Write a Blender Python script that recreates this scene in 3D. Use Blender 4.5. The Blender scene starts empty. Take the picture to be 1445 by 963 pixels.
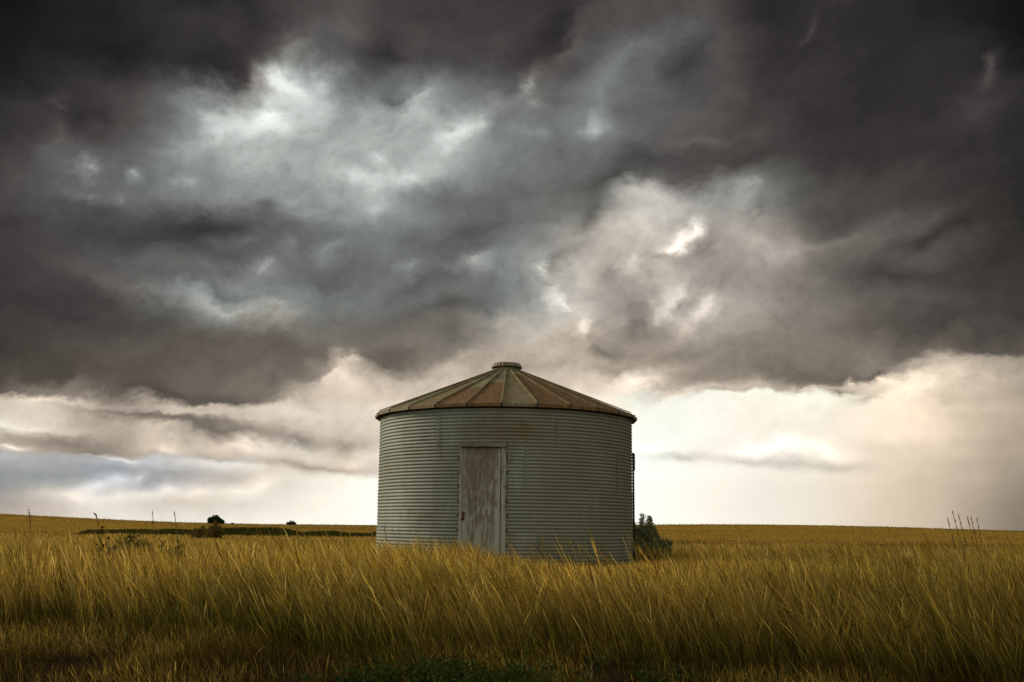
import bpy, bmesh, math, random
import numpy as np
from mathutils import Vector, Matrix

R = math.radians
PI = math.pi
rng = np.random.default_rng(11)
random.seed(5)
scene = bpy.context.scene
col = scene.collection

# ------------------------------------------------------------------ camera
EYE = 1.2
PITCH, ROLL, LENS = 10.25, 0.62, 36.1
cam_d = bpy.data.cameras.new("camera")
cam = bpy.data.objects.new("camera", cam_d)
col.objects.link(cam)
cam_d.lens = LENS
cam_d.sensor_width = 36.0
cam_d.clip_start = 0.1
cam_d.clip_end = 20000
cam.matrix_world = Matrix.Translation((0, 0, EYE)) @ Matrix.Rotation(R(90 + PITCH), 4, 'X') @ Matrix.Rotation(R(ROLL), 4, 'Z')
scene.camera = cam
CM = np.array(cam.matrix_world.to_3x3())
FPX = LENS / 36.0 * 1445.0


def px_dir(px, py):
    """world direction through a place in the photograph (1445 x 963)"""
    d = CM @ np.array([(px - 722.5) / FPX, -(py - 481.5) / FPX, -1.0])
    return d / np.linalg.norm(d)


def at(px, Y):
    """x of the vertical plane y = Y below horizon pixel column px"""
    d = px_dir(px, 745)
    return d[0] / d[1] * Y


# ------------------------------------------------------------------ light
SUN_EL, SUN_AZ = 26.0, -66.0          # azimuth from +Y towards +X
sun_d = bpy.data.lights.new("sun", 'SUN')
sun_d.energy = 3.0
sun_d.angle = R(16)
sun_d.color = (1.0, 0.86, 0.62)
sun = bpy.data.objects.new("sun", sun_d)
col.objects.link(sun)
sd = Vector((math.sin(R(SUN_AZ)) * math.cos(R(SUN_EL)), math.cos(R(SUN_AZ)) * math.cos(R(SUN_EL)), math.sin(R(SUN_EL))))
sun.rotation_euler = sd.to_track_quat('Z', 'Y').to_euler()

scene.view_settings.view_transform = 'Standard'
scene.view_settings.look = 'None'
scene.view_settings.exposure = 0.0
scene.view_settings.gamma = 1.0

# ------------------------------------------------------------------ node helpers
class N:
    def __init__(s, tree):
        s.t = tree

    def new(s, typ, **kw):
        n = s.t.nodes.new(typ)
        for k, v in kw.items():
            setattr(n, k, v)
        return n

    def put(s, sock, v):
        if isinstance(v, bpy.types.NodeSocket):
            s.t.links.new(v, sock)
        else:
            sock.default_value = v

    def m(s, op, a, b=None, c=None, clamp=False):
        n = s.new('ShaderNodeMath', operation=op, use_clamp=clamp)
        for i, v in enumerate((a, b, c)):
            if v is not None:
                s.put(n.inputs[i], v)
        return n.outputs[0]

    def vm(s, op, a, b=None):
        n = s.new('ShaderNodeVectorMath', operation=op)
        s.put(n.inputs[0], a)
        if b is not None:
            if op == 'SCALE':
                s.put(n.inputs['Scale'], b)
            else:
                s.put(n.inputs[1], b)
        return n.outputs['Value'] if op in ('DOT_PRODUCT', 'LENGTH') else n.outputs[0]

    def comb(s, x, y, z):
        n = s.new('ShaderNodeCombineXYZ')
        for i, v in enumerate((x, y, z)):
            s.put(n.inputs[i], v)
        return n.outputs[0]

    def sep(s, v):
        n = s.new('ShaderNodeSeparateXYZ')
        s.put(n.inputs[0], v)
        return n.outputs

    def noise(s, vec, scale, detail=4.0, rough=0.5, dist=0.0, color=False, dims='3D'):
        n = s.new('ShaderNodeTexNoise', noise_dimensions=dims)
        s.put(n.inputs['Vector'], vec)
        n.inputs['Scale'].default_value = scale
        n.inputs['Detail'].default_value = detail
        n.inputs['Roughness'].default_value = rough
        n.inputs['Distortion'].default_value = dist
        return n.outputs['Color'] if color else n.outputs['Fac']

    def mix(s, f, a, b, mode='MIX'):
        n = s.new('ShaderNodeMix', data_type='RGBA', blend_type=mode)
        s.put(n.inputs[0], f)
        for sock, v in ((n.inputs[6], a), (n.inputs[7], b)):
            if isinstance(v, tuple) and len(v) == 3:
                v = v + (1.0,)
            s.put(sock, v)
        return n.outputs[2]

    def maprange(s, v, a, b, c=0.0, d=1.0, smooth=True):
        n = s.new('ShaderNodeMapRange')
        n.interpolation_type = 'SMOOTHSTEP' if smooth else 'LINEAR'
        s.put(n.inputs[0], v)
        for i, q in enumerate((a, b, c, d)):
            s.put(n.inputs[i + 1], q)
        return n.outputs[0]


# ------------------------------------------------------------------ the storm sky
# brightness of the cloud deck by bearing and elevation (display values)
SX = np.arange(0, 1441, 60)
SY = [0, 50, 100, 150, 200, 250, 300, 350, 400, 440, 480, 510, 535, 560, 585, 610, 635, 660, 685, 710, 740]
SV = """
23 32 36 34 38 42 43 71 79 63 59 56 53 50 59 69 76 68 45 45 52 46 40 36 24
30 44 54 52 51 59 61 80 76 69 73 75 79 75 99 106 90 81 54 53 51 46 46 38 22
29 35 44 52 56 45 57 159 115 82 84 86 66 48 100 125 103 86 75 60 48 47 52 66 51
51 69 82 75 95 164 192 194 185 167 192 161 112 135 125 88 72 66 60 55 53 57 52 53 44
52 51 55 83 135 156 195 198 173 145 140 153 111 113 126 98 90 88 79 61 55 56 57 56 48
84 120 127 108 131 163 178 189 197 171 167 138 105 106 91 76 76 56 55 70 68 58 60 56 42
65 77 87 88 80 83 89 97 135 134 76 86 98 112 121 189 247 231 203 127 87 71 65 59 46
53 63 83 93 81 68 83 110 98 114 124 110 114 162 196 208 171 122 112 86 72 86 80 66 54
66 71 68 73 108 123 112 107 114 107 97 90 136 180 175 156 182 185 184 154 131 109 87 76 62
60 74 80 81 91 130 153 149 113 106 100 94 124 184 179 154 162 173 138 111 74 62 67 62 60
58 68 82 89 91 97 97 93 88 91 101 111 177 207 150 122 119 147 148 144 128 100 86 86 84
74 82 81 87 94 97 100 88 114 146 141 154 156 165 160 163 155 133 113 97 98 96 162 174 158
64 75 76 88 96 99 110 126 206 190 172 196 176 145 158 199 198 157 117 129 162 245 218 197 167
164 198 137 87 69 81 112 165 205 186 171 199 212 199 218 261 268 266 259 268 247 241 211 189 154
268 260 227 227 245 236 225 218 213 207 213 221 225 237 243 255 257 251 251 250 241 234 224 203 162
150 133 133 107 109 140 161 190 202 200 206 217 226 241 251 266 265 255 246 246 242 235 230 203 163
218 201 197 199 236 188 203 226 195 221 218 227 246 258 266 267 249 241 238 232 224 215 216 198 154
148 155 163 175 195 223 227 188 189 202 224 250 268 267 267 268 268 255 246 240 230 217 201 180 147
151 150 149 158 176 193 205 232 247 263 268 268 268 268 267 266 257 251 240 231 224 209 191 167 133
152 175 223 222 206 213 229 244 254 264 268 268 268 268 268 266 257 248 240 232 222 205 189 166 129
178 198 228 232 235 242 248 252 257 268 268 268 268 268 268 268 259 250 243 232 216 201 186 161 118
"""
SL = np.array([[float(v) for v in r.split()] for r in SV.strip().splitlines()])
assert SL.shape == (21, 25)


def sky_rgb(px, py):
    px = min(max(px, 0), 1440)
    py = min(max(py, 0), 740)
    col_vals = [np.interp(px, SX, r) for r in SL]
    L = float(np.interp(py, SY, col_vals)) / 255.0
    ss = lambda a, b, v: (lambda t: t * t * (3 - 2 * t))(min(max((v - a) / (b - a), 0), 1))
    cool = np.array([0.982, 1.010, 0.985])
    dark = np.array([1.045, 0.992, 0.97])
    pink = np.array([1.045, 0.995, 0.935])
    brown = np.array([1.07, 0.99, 0.90])
    cream = np.array([1.02, 0.99, 0.93])
    tan = np.array([1.075, 0.985, 0.87])
    blue = np.array([0.985, 1.0, 1.015])
    t = dark + (cool - dark) * ss(0.26, 0.45, L)
    w = ss(700, 860, px) * ss(230, 330, py)
    t = t + (pink - t) * w
    t = t + (brown - t) * ss(420, 500, py)
    t = t + (cream - t) * ss(540, 600, py) * ss(.75, .93, L)
    t = t + (tan - t) * ss(495, 575, py) * ss(1060, 1330, px)
    t = t + (blue - t) * ss(636, 655, py) * (1 - ss(150, 420, px)) * (1 - ss(692, 715, py) * .9)
    return np.clip(L * t, 0.0, 1.1)


world = bpy.data.worlds.new("World")
scene.world = world
world.use_nodes = True
W = N(world.node_tree)
world.node_tree.nodes.clear()
wout = W.new('ShaderNodeOutputWorld')
bg = W.new('ShaderNodeBackground')
bg.inputs['Strength'].default_value = 0.1
W.t.links.new(bg.outputs[0], wout.inputs[0])
nish = W.new('ShaderNodeTexSky', sky_type='NISHITA')
nish.sun_disc = False
nish.sun_elevation = R(SUN_EL)
nish.sun_rotation = R(SUN_AZ)
tc = W.new('ShaderNodeTexCoord')
D = tc.outputs['Generated']
dx, dy, dz = W.sep(D)
az0 = W.m('MULTIPLY', W.m('ARCTAN2', dx, dy), 180 / PI)
el0 = W.m('MULTIPLY', W.m('ARCSINE', dz), 180 / PI)
# cloud-deck coordinates: the ray meets a flat layer, so texture shrinks to the horizon
den = W.m('ADD', W.m('MAXIMUM', dz, 0.0), 0.16)
deck = W.comb(W.m('DIVIDE', dx, den), W.m('DIVIDE', dy, den), 0.0)
deck = W.vm('ADD', deck, (3.1, 7.7, 0.4))
# ragged edges: bearings pushed about by turbulence
nz = W.noise(W.vm('MULTIPLY', D, (1.0, 1.0, 1.4)), 12.0, 8.0, 0.60, 0.15, color=True)
wx, wy, wz = W.sep(W.vm('SUBTRACT', nz, (0.5, 0.5, 0.5)))
lowel = W.maprange(el0, 0.5, 9.0, 0.35, 1.0)
az = W.m('ADD', az0, W.m('MULTIPLY', W.m('MULTIPLY', wx, 5.0), lowel))
el = W.m('ADD', el0, W.m('MULTIPLY', W.m('MULTIPLY', wy, 4.0), lowel))


def el_of(px, py):
    d = px_dir(px, py)
    return math.degrees(math.atan2(d[0], d[1])), math.degrees(math.asin(d[2]))


def edge_curve(pts):
    """elevation of a cloud base by bearing, as a ramp"""
    rp = W.new('ShaderNodeValToRGB')
    rp.color_ramp.interpolation = 'LINEAR'
    cr = rp.color_ramp
    P_ = sorted(el_of(*p) for p in pts)
    while len(cr.elements) < len(P_):
        cr.elements.new(0.5)
    for i, (a, e) in enumerate(P_):
        cr.elements[i].position = min(max((a + 31) / 62, 0), 1)
        cr.elements[i].color = (e / 32,) * 3 + (1,)
    W.put(rp.inputs[0], W.m('DIVIDE', W.m('ADD', az0, 31.0), 62.0, clamp=True))
    return W.m('MULTIPLY', W.sep(rp.outputs[0])[0], 32.0)


torn = W.noise(W.vm('MULTIPLY', D, (1.0, 1.0, 1.3)), 30.0, 9.0, 0.68, 0.3)
torn = W.m('MULTIPLY', W.m('SUBTRACT', torn, 0.5), 4.2)
DECK = [(0, 557), (60, 559), (110, 567), (160, 583), (210, 585), (260, 578), (300, 572), (340, 576), (380, 566), (420, 552), (455, 540), (500, 492), (530, 515),
        (565, 535), (600, 528), (650, 515), (700, 470), (760, 430), (830, 490), (870, 525), (930, 556), (1010, 551), (1060, 553), (1110, 552), (1150, 545),
        (1200, 552), (1230, 532), (1270, 512), (1330, 503), (1390, 506), (1445, 500)]
LOWB = [(0, 632), (60, 640), (110, 643), (160, 652), (190, 655), (215, 640), (260, 646), (330, 652), (400, 658), (470, 668), (535, 677), (700, 690), (1445, 690)]
e1 = edge_curve(DECK)
e2 = edge_curve(LOWB)


def push(el_, edge, torn_, width, amt, wgt):
    d_ = W.m('SUBTRACT', W.m('ADD', el0, torn_), edge)
    sg = W.m('TANH', W.m('DIVIDE', d_, width))
    fall = W.m('EXPONENT', W.m('MULTIPLY', W.m('ABSOLUTE', d_), -0.75))
    return W.m('ADD', el_, W.m('MULTIPLY', W.m('MULTIPLY', sg, fall), wgt if not isinstance(wgt, float) else wgt * amt))


gapw = W.maprange(W.m('ABSOLUTE', W.m('SUBTRACT', az0, 3.0)), 3.0, 9.0, 0.0, 0.62)
el = push(el, e1, W.m('MULTIPLY', torn, 0.50), 0.38, 1.0, gapw)
el = push(el, e2, W.m('MULTIPLY', torn, 0.30), 0.42, 1.0, W.maprange(az0, -9.0, -3.0, 0.55, 0.0))
AZC = np.linspace(-31, 31, 32)
ELR = [0.0, 1.0, 2.0, 3.0, 4.0, 5.0, 6.0, 6.8, 7.6, 8.6, 9.6, 10.8, 12.2, 14, 16, 18, 20, 22, 24, 26, 28, 30.5]
CI = np.linalg.inv(CM)
u = W.m('DIVIDE', W.m('ADD', az, 31.0), 62.0, clamp=True)
sky = None
for j, e in enumerate(ELR):
    rp = W.new('ShaderNodeValToRGB')
    cr = rp.color_ramp
    cr.interpolation = 'CARDINAL'
    while len(cr.elements) < 32:
        cr.elements.new(0.5)
    for i, a in enumerate(AZC):
        d = np.array([math.sin(R(a)) * math.cos(R(e)), math.cos(R(a)) * math.cos(R(e)), math.sin(R(e))])
        c = CI @ d
        px = 722.5 + c[0] / -c[2] * FPX
        py = 481.5 - c[1] / -c[2] * FPX
        rgb = sky_rgb(px, py)
        cr.elements[i].position = (a + 31) / 62
        cr.elements[i].color = (*rgb, 1)
    W.put(rp.inputs[0], u)
    if sky is None:
        sky = rp.outputs[0]
    else:
        sky = W.mix(W.maprange(el, ELR[j - 1], e), sky, rp.outputs[0])

# smaller masses: (px, py, half width px, half height px, tilt deg, brightness, tint)
WARM, COOL, ROSE, CREAM = (1.0, .95, .88), (.975, 1.0, .99), (1.0, .93, .90), (1.0, .97, .84)
BLOBS = [
    (404, 100, 12, 13, 0, .13, COOL), (396, 118, 18, 16, 0, .14, COOL), (425, 122, 12, 10, 0, .14, COOL), (400, 112, 34, 26, 0, .10, COOL), (378, 160, 18, 14, 20, .14, COOL),
    (445, 155, 24, 12, -10, .08, COOL), (330, 168, 30, 14, 20, .10, COOL), (310, 190, 50, 10, 25, .06, COOL), (455, 125, 10, 16, -30, .08, COOL), (415, 62, 16, 10, 30, .08, COOL),
    (362, 118, 20, 10, 40, .08, COOL), (395, 148, 12, 7, 0, -.07, COOL), (408, 210, 40, 14, 0, -.05, COOL),
    (590, 140, 22, 14, 25, .16, COOL), (575, 165, 24, 20, 0, .08, COOL), (632, 195, 20, 12, 20, .12, COOL), (650, 190, 40, 10, 40, .07, COOL), (612, 160, 10, 16, 30, -.07, COOL),
    (552, 228, 13, 8, 30, .13, COOL), (575, 252, 34, 10, 4, .12, COOL), (500, 258, 46, 8, -3, .10, COOL), (520, 290, 14, 20, 0, .06, COOL), (620, 220, 40, 18, 40, .06, COOL),
    (680, 165, 14, 30, -25, .10, COOL), (700, 135, 14, 10, 0, .06, COOL),
    (520, 100, 60, 24, -8, -.08, COOL), (480, 45, 40, 26, 60, .03, COOL), (545, 60, 26, 22, 0, -.05, COOL), (560, 140, 20, 8, 0, -.08, COOL), (660, 80, 60, 20, 0, -.03, ROSE),
    (110, 230, 11, 7, 0, .14, COOL), (190, 237, 8, 7, 0, .18, COOL), (118, 262, 26, 8, 0, .08, COOL), (176, 268, 14, 8, 0, .10, COOL), (265, 245, 12, 8, 0, .10, COOL), (85, 140, 12, 6, 20, .05, COOL), (80, 190, 16, 12, 60, .05, COOL),
    (120, 160, 24, 16, 0, -.05, COOL), (215, 330, 160, 18, -4, -.05, ROSE), (290, 320, 40, 20, 0, -.05, ROSE), (310, 345, 18, 10, 0, .08, COOL), (345, 345, 20, 10, 20, .06, COOL),
    (150, 75, 110, 30, -8, -.05, ROSE), (790, 55, 60, 24, 52, -.06, ROSE), (745, 112, 34, 9, 44, .16, COOL), (800, 70, 60, 9, 52, .06, COOL), (745, 145, 18, 12, 30, .10, COOL),
    (825, 185, 16, 10, 30, .13, COOL), (860, 130, 14, 40, -15, .05, COOL), (745, 190, 20, 8, -30, .05, COOL), (970, 90, 24, 34, -30, -.06, ROSE), (885, 210, 34, 12, -5, -.04, ROSE),
    (930, 225, 60, 10, 10, -.04, ROSE), (1085, 120, 50, 40, 0, -.04, ROSE), (1000, 195, 34, 6, 0, .05, COOL), (1400, 92, 20, 7, 38, .09, COOL), (1385, 150, 20, 20, 0, .03, COOL),
    (1150, 40, 16, 6, 45, .05, COOL), (1270, 260, 60, 24, 10, .03, WARM), (1190, 345, 100, 14, 12, .07, WARM), (1300, 340, 60, 10, 20, -.05, ROSE), (1260, 400, 90, 14, -4, -.06, ROSE),
    (958, 342, 38, 12, 42, .24, WARM), (944, 357, 9, 6, 30, .14, WARM), (985, 312, 14, 10, 45, .16, WARM), (900, 300, 46, 20, 30, .10, WARM), (905, 268, 20, 8, 0, .06, WARM),
    (930, 370, 24, 7, 0, -.10, WARM), (998, 347, 32, 14, 42, -.09, WARM), (1015, 385, 44, 26, 0, -.07, WARM), (1058, 272, 12, 8, 0, .09, WARM), (1040, 300, 34, 20, 0, .06, WARM),
    (1072, 290, 8, 20, 0, -.05, WARM), (1075, 340, 14, 24, 0, .05, WARM), (890, 252, 90, 9, 4, -.07, ROSE), (825, 305, 60, 12, 42, -.07, ROSE), (800, 330, 40, 14, 45, .04, COOL), (790, 375, 40, 9, 40, -.10, COOL),
    (897, 382, 10, 18, 0, .15, WARM), (870, 390, 14, 14, 0, -.06, WARM), (946, 415, 13, 18, 60, .13, WARM), (950, 432, 12, 12, 0, .09, WARM), (935, 445, 20, 10, 55, .10, WARM), (995, 425, 10, 14, -20, .11, WARM),
    (970, 455, 34, 12, 38, .12, WARM), (965, 425, 8, 12, 50, -.10, ROSE), (910, 440, 20, 24, 50, -.12, ROSE), (776, 385, 6, 6, 0, .20, WARM), (785, 412, 9, 17, -15, .14, WARM), (795, 425, 6, 8, 0, .14, WARM),
    (812, 462, 8, 20, 0, .13, WARM), (820, 478, 8, 14, 10, .14, WARM), (760, 400, 12, 30, 20, .05, WARM), (845, 420, 30, 20, 30, -.05, ROSE),
    (325, 435, 50, 12, -6, .11, CREAM), (285, 424, 30, 9, -14, .05, CREAM), (190, 402, 70, 9, -14, .06, CREAM), (330, 415, 60, 6, -12, -.07, ROSE), (100, 430, 90, 22, -6, -.05, ROSE), (400, 440, 40, 8, 0, .08, CREAM),
    (660, 362, 22, 7, 0, .14, COOL), (680, 370, 34, 10, -10, .06, COOL), (640, 330, 90, 14, 8, -.06, ROSE), (585, 400, 60, 10, 30, -.05, COOL), (570, 380, 16, 7, 30, .08, COOL), (380, 385, 14, 8, 0, .12, COOL), (405, 350, 10, 16, 30, .08, COOL),
    (470, 350, 24, 8, 20, .08, COOL), (440, 395, 50, 12, 20, -.06, COOL), (620, 440, 60, 12, 10, -.06, ROSE), (385, 290, 30, 14, 0, -.07, COOL),
    (505, 500, 10, 14, 40, .22, WARM), (495, 530, 26, 10, 30, .10, WARM), (560, 510, 34, 18, -10, -.14, ROSE), (650, 500, 16, 10, 0, .10, WARM), (640, 490, 30, 8, 10, -.05, ROSE),
    (850, 500, 44, 12, -8, -.12, ROSE), (880, 525, 60, 6, 15, -.07, ROSE), (935, 548, 36, 7, 25, -.16, ROSE), (1010, 550, 26, 7, 0, -.10, ROSE), (900, 545, 20, 8, 0, .08, WARM), (980, 565, 20, 5, 10, -.06, ROSE),
    (1125, 545, 14, 5, 0, .16, CREAM), (1150, 535, 50, 8, 10, -.10, ROSE), (1200, 530, 8, 5, 0, .22, CREAM), (1187, 552, 16, 5, 0, -.20, ROSE), (1215, 562, 20, 4, 18, -.14, ROSE), (1240, 520, 16, 5, 0, -.10, ROSE), (1245, 535, 8, 5, 0, .10, CREAM),
    (1095, 630, 30, 9, 8, .13, CREAM), (1050, 637, 26, 6, -4, .07, CREAM), (1160, 638, 28, 9, -10, .12, CREAM), (1120, 655, 60, 6, -6, -.085, ROSE), (1180, 657, 26, 6, -4, -.06, ROSE), (1050, 652, 30, 4, -6, -.07, ROSE), (955, 642, 30, 5, 0, -.13, ROSE), (920, 634, 24, 5, 0, .05, CREAM),
    (60, 570, 60, 5, 0, .06, CREAM), (190, 590, 80, 7, -3, -.10, ROSE), (330, 612, 110, 8, -4, -.13, ROSE), (420, 622, 24, 6, 0, -.12, ROSE), (90, 618, 80, 7, -4, -.12, ROSE), (280, 590, 40, 4, -2, .10, CREAM), (230, 612, 34, 4, 0, .10, CREAM),
    (490, 625, 24, 12, 0, -.12, ROSE), (440, 658, 70, 7, -5, -.09, ROSE), (300, 645, 70, 6, -3, -.09, ROSE), (350, 628, 30, 5, 0, .12, CREAM), (230, 632, 24, 6, -10, .14, CREAM), (120, 632, 30, 4, 0, -.10, ROSE), (505, 650, 20, 10, 0, .06, CREAM),
    (18, 628, 14, 4, 0, .22, CREAM), (165, 646, 18, 4, -12, .14, CREAM), (60, 600, 60, 4, -4, .06, CREAM),
    (90, 706, 44, 8, 0, .10, CREAM), (130, 690, 22, 6, 20, .16, CREAM), (165, 686, 14, 5, 10, .16, CREAM), (192, 681, 7, 4, 40, .12, CREAM), (200, 700, 24, 7, 0, .10, CREAM), (235, 696, 14, 6, 0, .12, CREAM), (282, 702, 22, 6, 0, .10, CREAM),
    (370, 690, 16, 6, 10, .12, CREAM), (340, 700, 24, 6, 0, .08, CREAM), (250, 676, 90, 6, -4, -.05, COOL),
]
state = W.comb(az, el, 0.0)          # bearing, elevation, brightness so far
for (px, py, rx, ry, tilt, amp, tint) in BLOBS:
    ba, be = el_of(px, py)
    k = math.degrees(1 / FPX) * 2.6
    mp = W.new('ShaderNodeMapping', vector_type='TEXTURE')
    W.put(mp.inputs[0], state)
    mp.inputs['Location'].default_value = (ba, be, 0)
    mp.inputs['Rotation'].default_value = (0, 0, R(tilt))
    mp.inputs['Scale'].default_value = (rx * k, ry * k, 1e6)
    gr = W.new('ShaderNodeTexGradient', gradient_type='QUADRATIC_SPHERE')
    W.put(gr.inputs[0], mp.outputs[0])
    ma = W.new('ShaderNodeVectorMath', operation='MULTIPLY_ADD')
    W.put(ma.inputs[0], gr.outputs['Fac'])
    ma.inputs[1].default_value = (0, 0, amp * 1.5)
    W.put(ma.inputs[2], state)
    state = ma.outputs[0]
acc = W.sep(state)[2]
lum0 = W.vm('DOT_PRODUCT', sky, (0.333, 0.333, 0.333))
sky = W.vm('SCALE', sky, W.m('ADD', 1.0, W.m('DIVIDE', acc, W.m('MAXIMUM', lum0, 0.15))))

# cloud texture
lumsrc = W.vm('DOT_PRODUCT', sky, (0.333, 0.333, 0.333))
ca, sa = math.cos(R(34)), math.sin(R(34))
along = W.m('ADD', W.m('MULTIPLY', az, ca), W.m('MULTIPLY', el, sa))
across = W.m('ADD', W.m('MULTIPLY', az, -sa), W.m('MULTIPLY', el, ca))
diag = W.comb(W.m('MULTIPLY', along, 0.085), W.m('MULTIPLY', across, 0.24), 1.7)
f1 = W.noise(diag, 1.0, 9.0, 0.60, 0.6)
f2 = W.noise(W.vm('MULTIPLY', D, (1.0, 1.0, 1.25)), 15.0, 8.0, 0.58, 0.35)
f3 = W.noise(D, 50.0, 6.0, 0.62, 0.2)
tex = W.m('ADD', W.m('MULTIPLY', W.m('SUBTRACT', f1, 0.5), 0.56), W.m('MULTIPLY', W.m('SUBTRACT', f2, 0.5), 0.38))
f3 = W.m('ABSOLUTE', W.m('SUBTRACT', f3, 0.5))          # creased, billowing
tex = W.m('ADD', tex, W.m('MULTIPLY', W.m('SUBTRACT', 0.07, f3), W.maprange(lumsrc, 0.3, 0.7, 0.2, 0.34)))
lum = W.vm('DOT_PRODUCT', sky, (0.333, 0.333, 0.333))
# broken texture where clouds are, smooth in the rain and in the bright clearing
lowtex = W.maprange(az0, -16.0, 10.0, 0.5, 0.14)
calm = W.maprange(el0, 3.0, 9.0, lowtex, 1.0)
calm = W.m('MULTIPLY', calm, W.maprange(lum, 0.8, 1.0, 1.0, 0.4))
gain = W.m('ADD', 1.0, W.m('MULTIPLY', tex, calm))
sky = W.vm('SCALE', sky, gain)
# the rest of the dome, beyond what the photograph shows
bn = W.noise(deck, 0.8, 5.0, 0.55, 0.3)
back = W.maprange(dy, 0.5, -0.6)
rest = W.mix(back, (0.38, 0.37, 0.34), (0.86, 0.85, 0.76))
rest = W.mix(W.maprange(el0, 35.0, 75.0), rest, (0.50, 0.50, 0.48))
rest = W.vm('SCALE', rest, W.m('ADD', 0.82, W.m('MULTIPLY', bn, 0.36)))
side = W.maprange(W.m('ABSOLUTE', az0), 31.0, 55.0)
up = W.maprange(el0, 31.0, 44.0)
out_f = W.m('MAXIMUM', side, up)
sky = W.mix(out_f, sky, rest)
# display values -> light
sx_, sy_, sz_ = W.sep(W.vm('MAXIMUM', sky, (0.0, 0.0, 0.0)))
lin = W.comb(W.m('POWER', sx_, 2.2), W.m('POWER', sy_, 2.2), W.m('POWER', sz_, 2.2))
lin = W.vm('SCALE', lin, 10.0)
below = W.maprange(el0, -2.0, 0.0)
lin = W.mix(below, (0.6, 0.4, 0.15), lin)
final = W.mix(0.995, nish.outputs[0], lin)
W.put(bg.inputs['Color'], final)
world.cycles.sampling_method = 'MANUAL'
world.cycles.sample_map_resolution = 512


# ------------------------------------------------------------------ mesh helpers
def new_obj(name, me, mat=None, parent=None):
    o = bpy.data.objects.new(name, me)
    col.objects.link(o)
    if mat is not None and not me.materials:
        me.materials.append(mat)
    if parent is not None:
        o.parent = parent
    return o


def np_mesh(name, verts, faces, smooth=False, attrs=None):
    """faces: (n,4) or (n,3) int array"""
    me = bpy.data.meshes.new(name)
    verts = np.asarray(verts, dtype=np.float32)
    faces = np.asarray(faces, dtype=np.int32)
    n, k = faces.shape
    me.vertices.add(len(verts))
    me.vertices.foreach_set('co', verts.ravel())
    me.loops.add(n * k)
    me.loops.foreach_set('vertex_index', faces.ravel())
    me.polygons.add(n)
    me.polygons.foreach_set('loop_start', np.arange(0, n * k, k, dtype=np.int32))
    if smooth:
        me.polygons.foreach_set('use_smooth', np.ones(n, dtype=bool))
    if attrs:
        for an, arr in attrs.items():
            a = me.attributes.new(an, 'FLOAT_COLOR', 'POINT')
            full = np.ones((len(verts), 4), dtype=np.float32)
            full[:, :3] = arr
            a.data.foreach_set('color', full.ravel())
    me.update(calc_edges=True)
    return me


def bm_mesh(name, bm, smooth=False):
    me = bpy.data.meshes.new(name)
    bmesh.ops.recalc_face_normals(bm, faces=bm.faces)
    if smooth:
        for f in bm.faces:
            f.smooth = True
    bm.to_mesh(me)
    bm.free()
    return me


def add_box(bm, c, s, rot=None, bevel=0.0):
    r = bmesh.ops.create_cube(bm, size=1.0)
    vs = r['verts']
    M = Matrix.Translation(c) @ (rot.to_4x4() if rot is not None else Matrix.Identity(4)) @ Matrix.Diagonal((*s, 1))
    bmesh.ops.transform(bm, matrix=M, verts=vs)
    if bevel:
        es = list({e for v in vs for e in v.link_edges})
        bmesh.ops.bevel(bm, geom=es, offset=bevel, segments=1, affect='EDGES')


def tag(o, label=None, cat=None, group=None, kind=None):
    for k, v in (('label', label), ('category', cat), ('group', group), ('kind', kind)):
        if v:
            o[k] = v
    return o


def empty(name, loc, rz=0.0):
    o = bpy.data.objects.new(name, None)
    col.objects.link(o)
    o.location = loc
    o.rotation_euler = (0, 0, rz)
    o.empty_display_size = 0.2
    return o


_perm = np.random.default_rng(3).random((256, 256))


def vnoise(x, y, s=1.0, ox=0.0):
    """smooth value noise 0..1 on numpy arrays"""
    x = np.asarray(x, dtype=float) * s + 37.3 + ox
    y = np.asarray(y, dtype=float) * s + 91.7 + ox * 1.7
    xi = np.floor(x).astype(int)
    yi = np.floor(y).astype(int)
    fx = x - xi
    fy = y - yi
    fx = fx * fx * (3 - 2 * fx)
    fy = fy * fy * (3 - 2 * fy)
    g = lambda a, b: _perm[a % 256, b % 256]
    return (g(xi, yi) * (1 - fx) + g(xi + 1, yi) * fx) * (1 - fy) + (g(xi, yi + 1) * (1 - fx) + g(xi + 1, yi + 1) * fx) * fy


def fbm(x, y, s=1.0, o=4, ox=0.0):
    t, a, tot = 0, 1.0, 0
    for i in range(o):
        t = t + a * vnoise(x, y, s * 2 ** i, ox + i * 13.1)
        tot += a
        a *= 0.5
    return t / tot


def sstep(a, b, v):
    t = np.clip((np.asarray(v, dtype=float) - a) / (b - a), 0, 1)
    return t * t * (3 - 2 * t)


# ------------------------------------------------------------------ terrain
SILO_Y = 22.5
SILO_X = at(712.5, SILO_Y)
SILO_Z = 0.29


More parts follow.
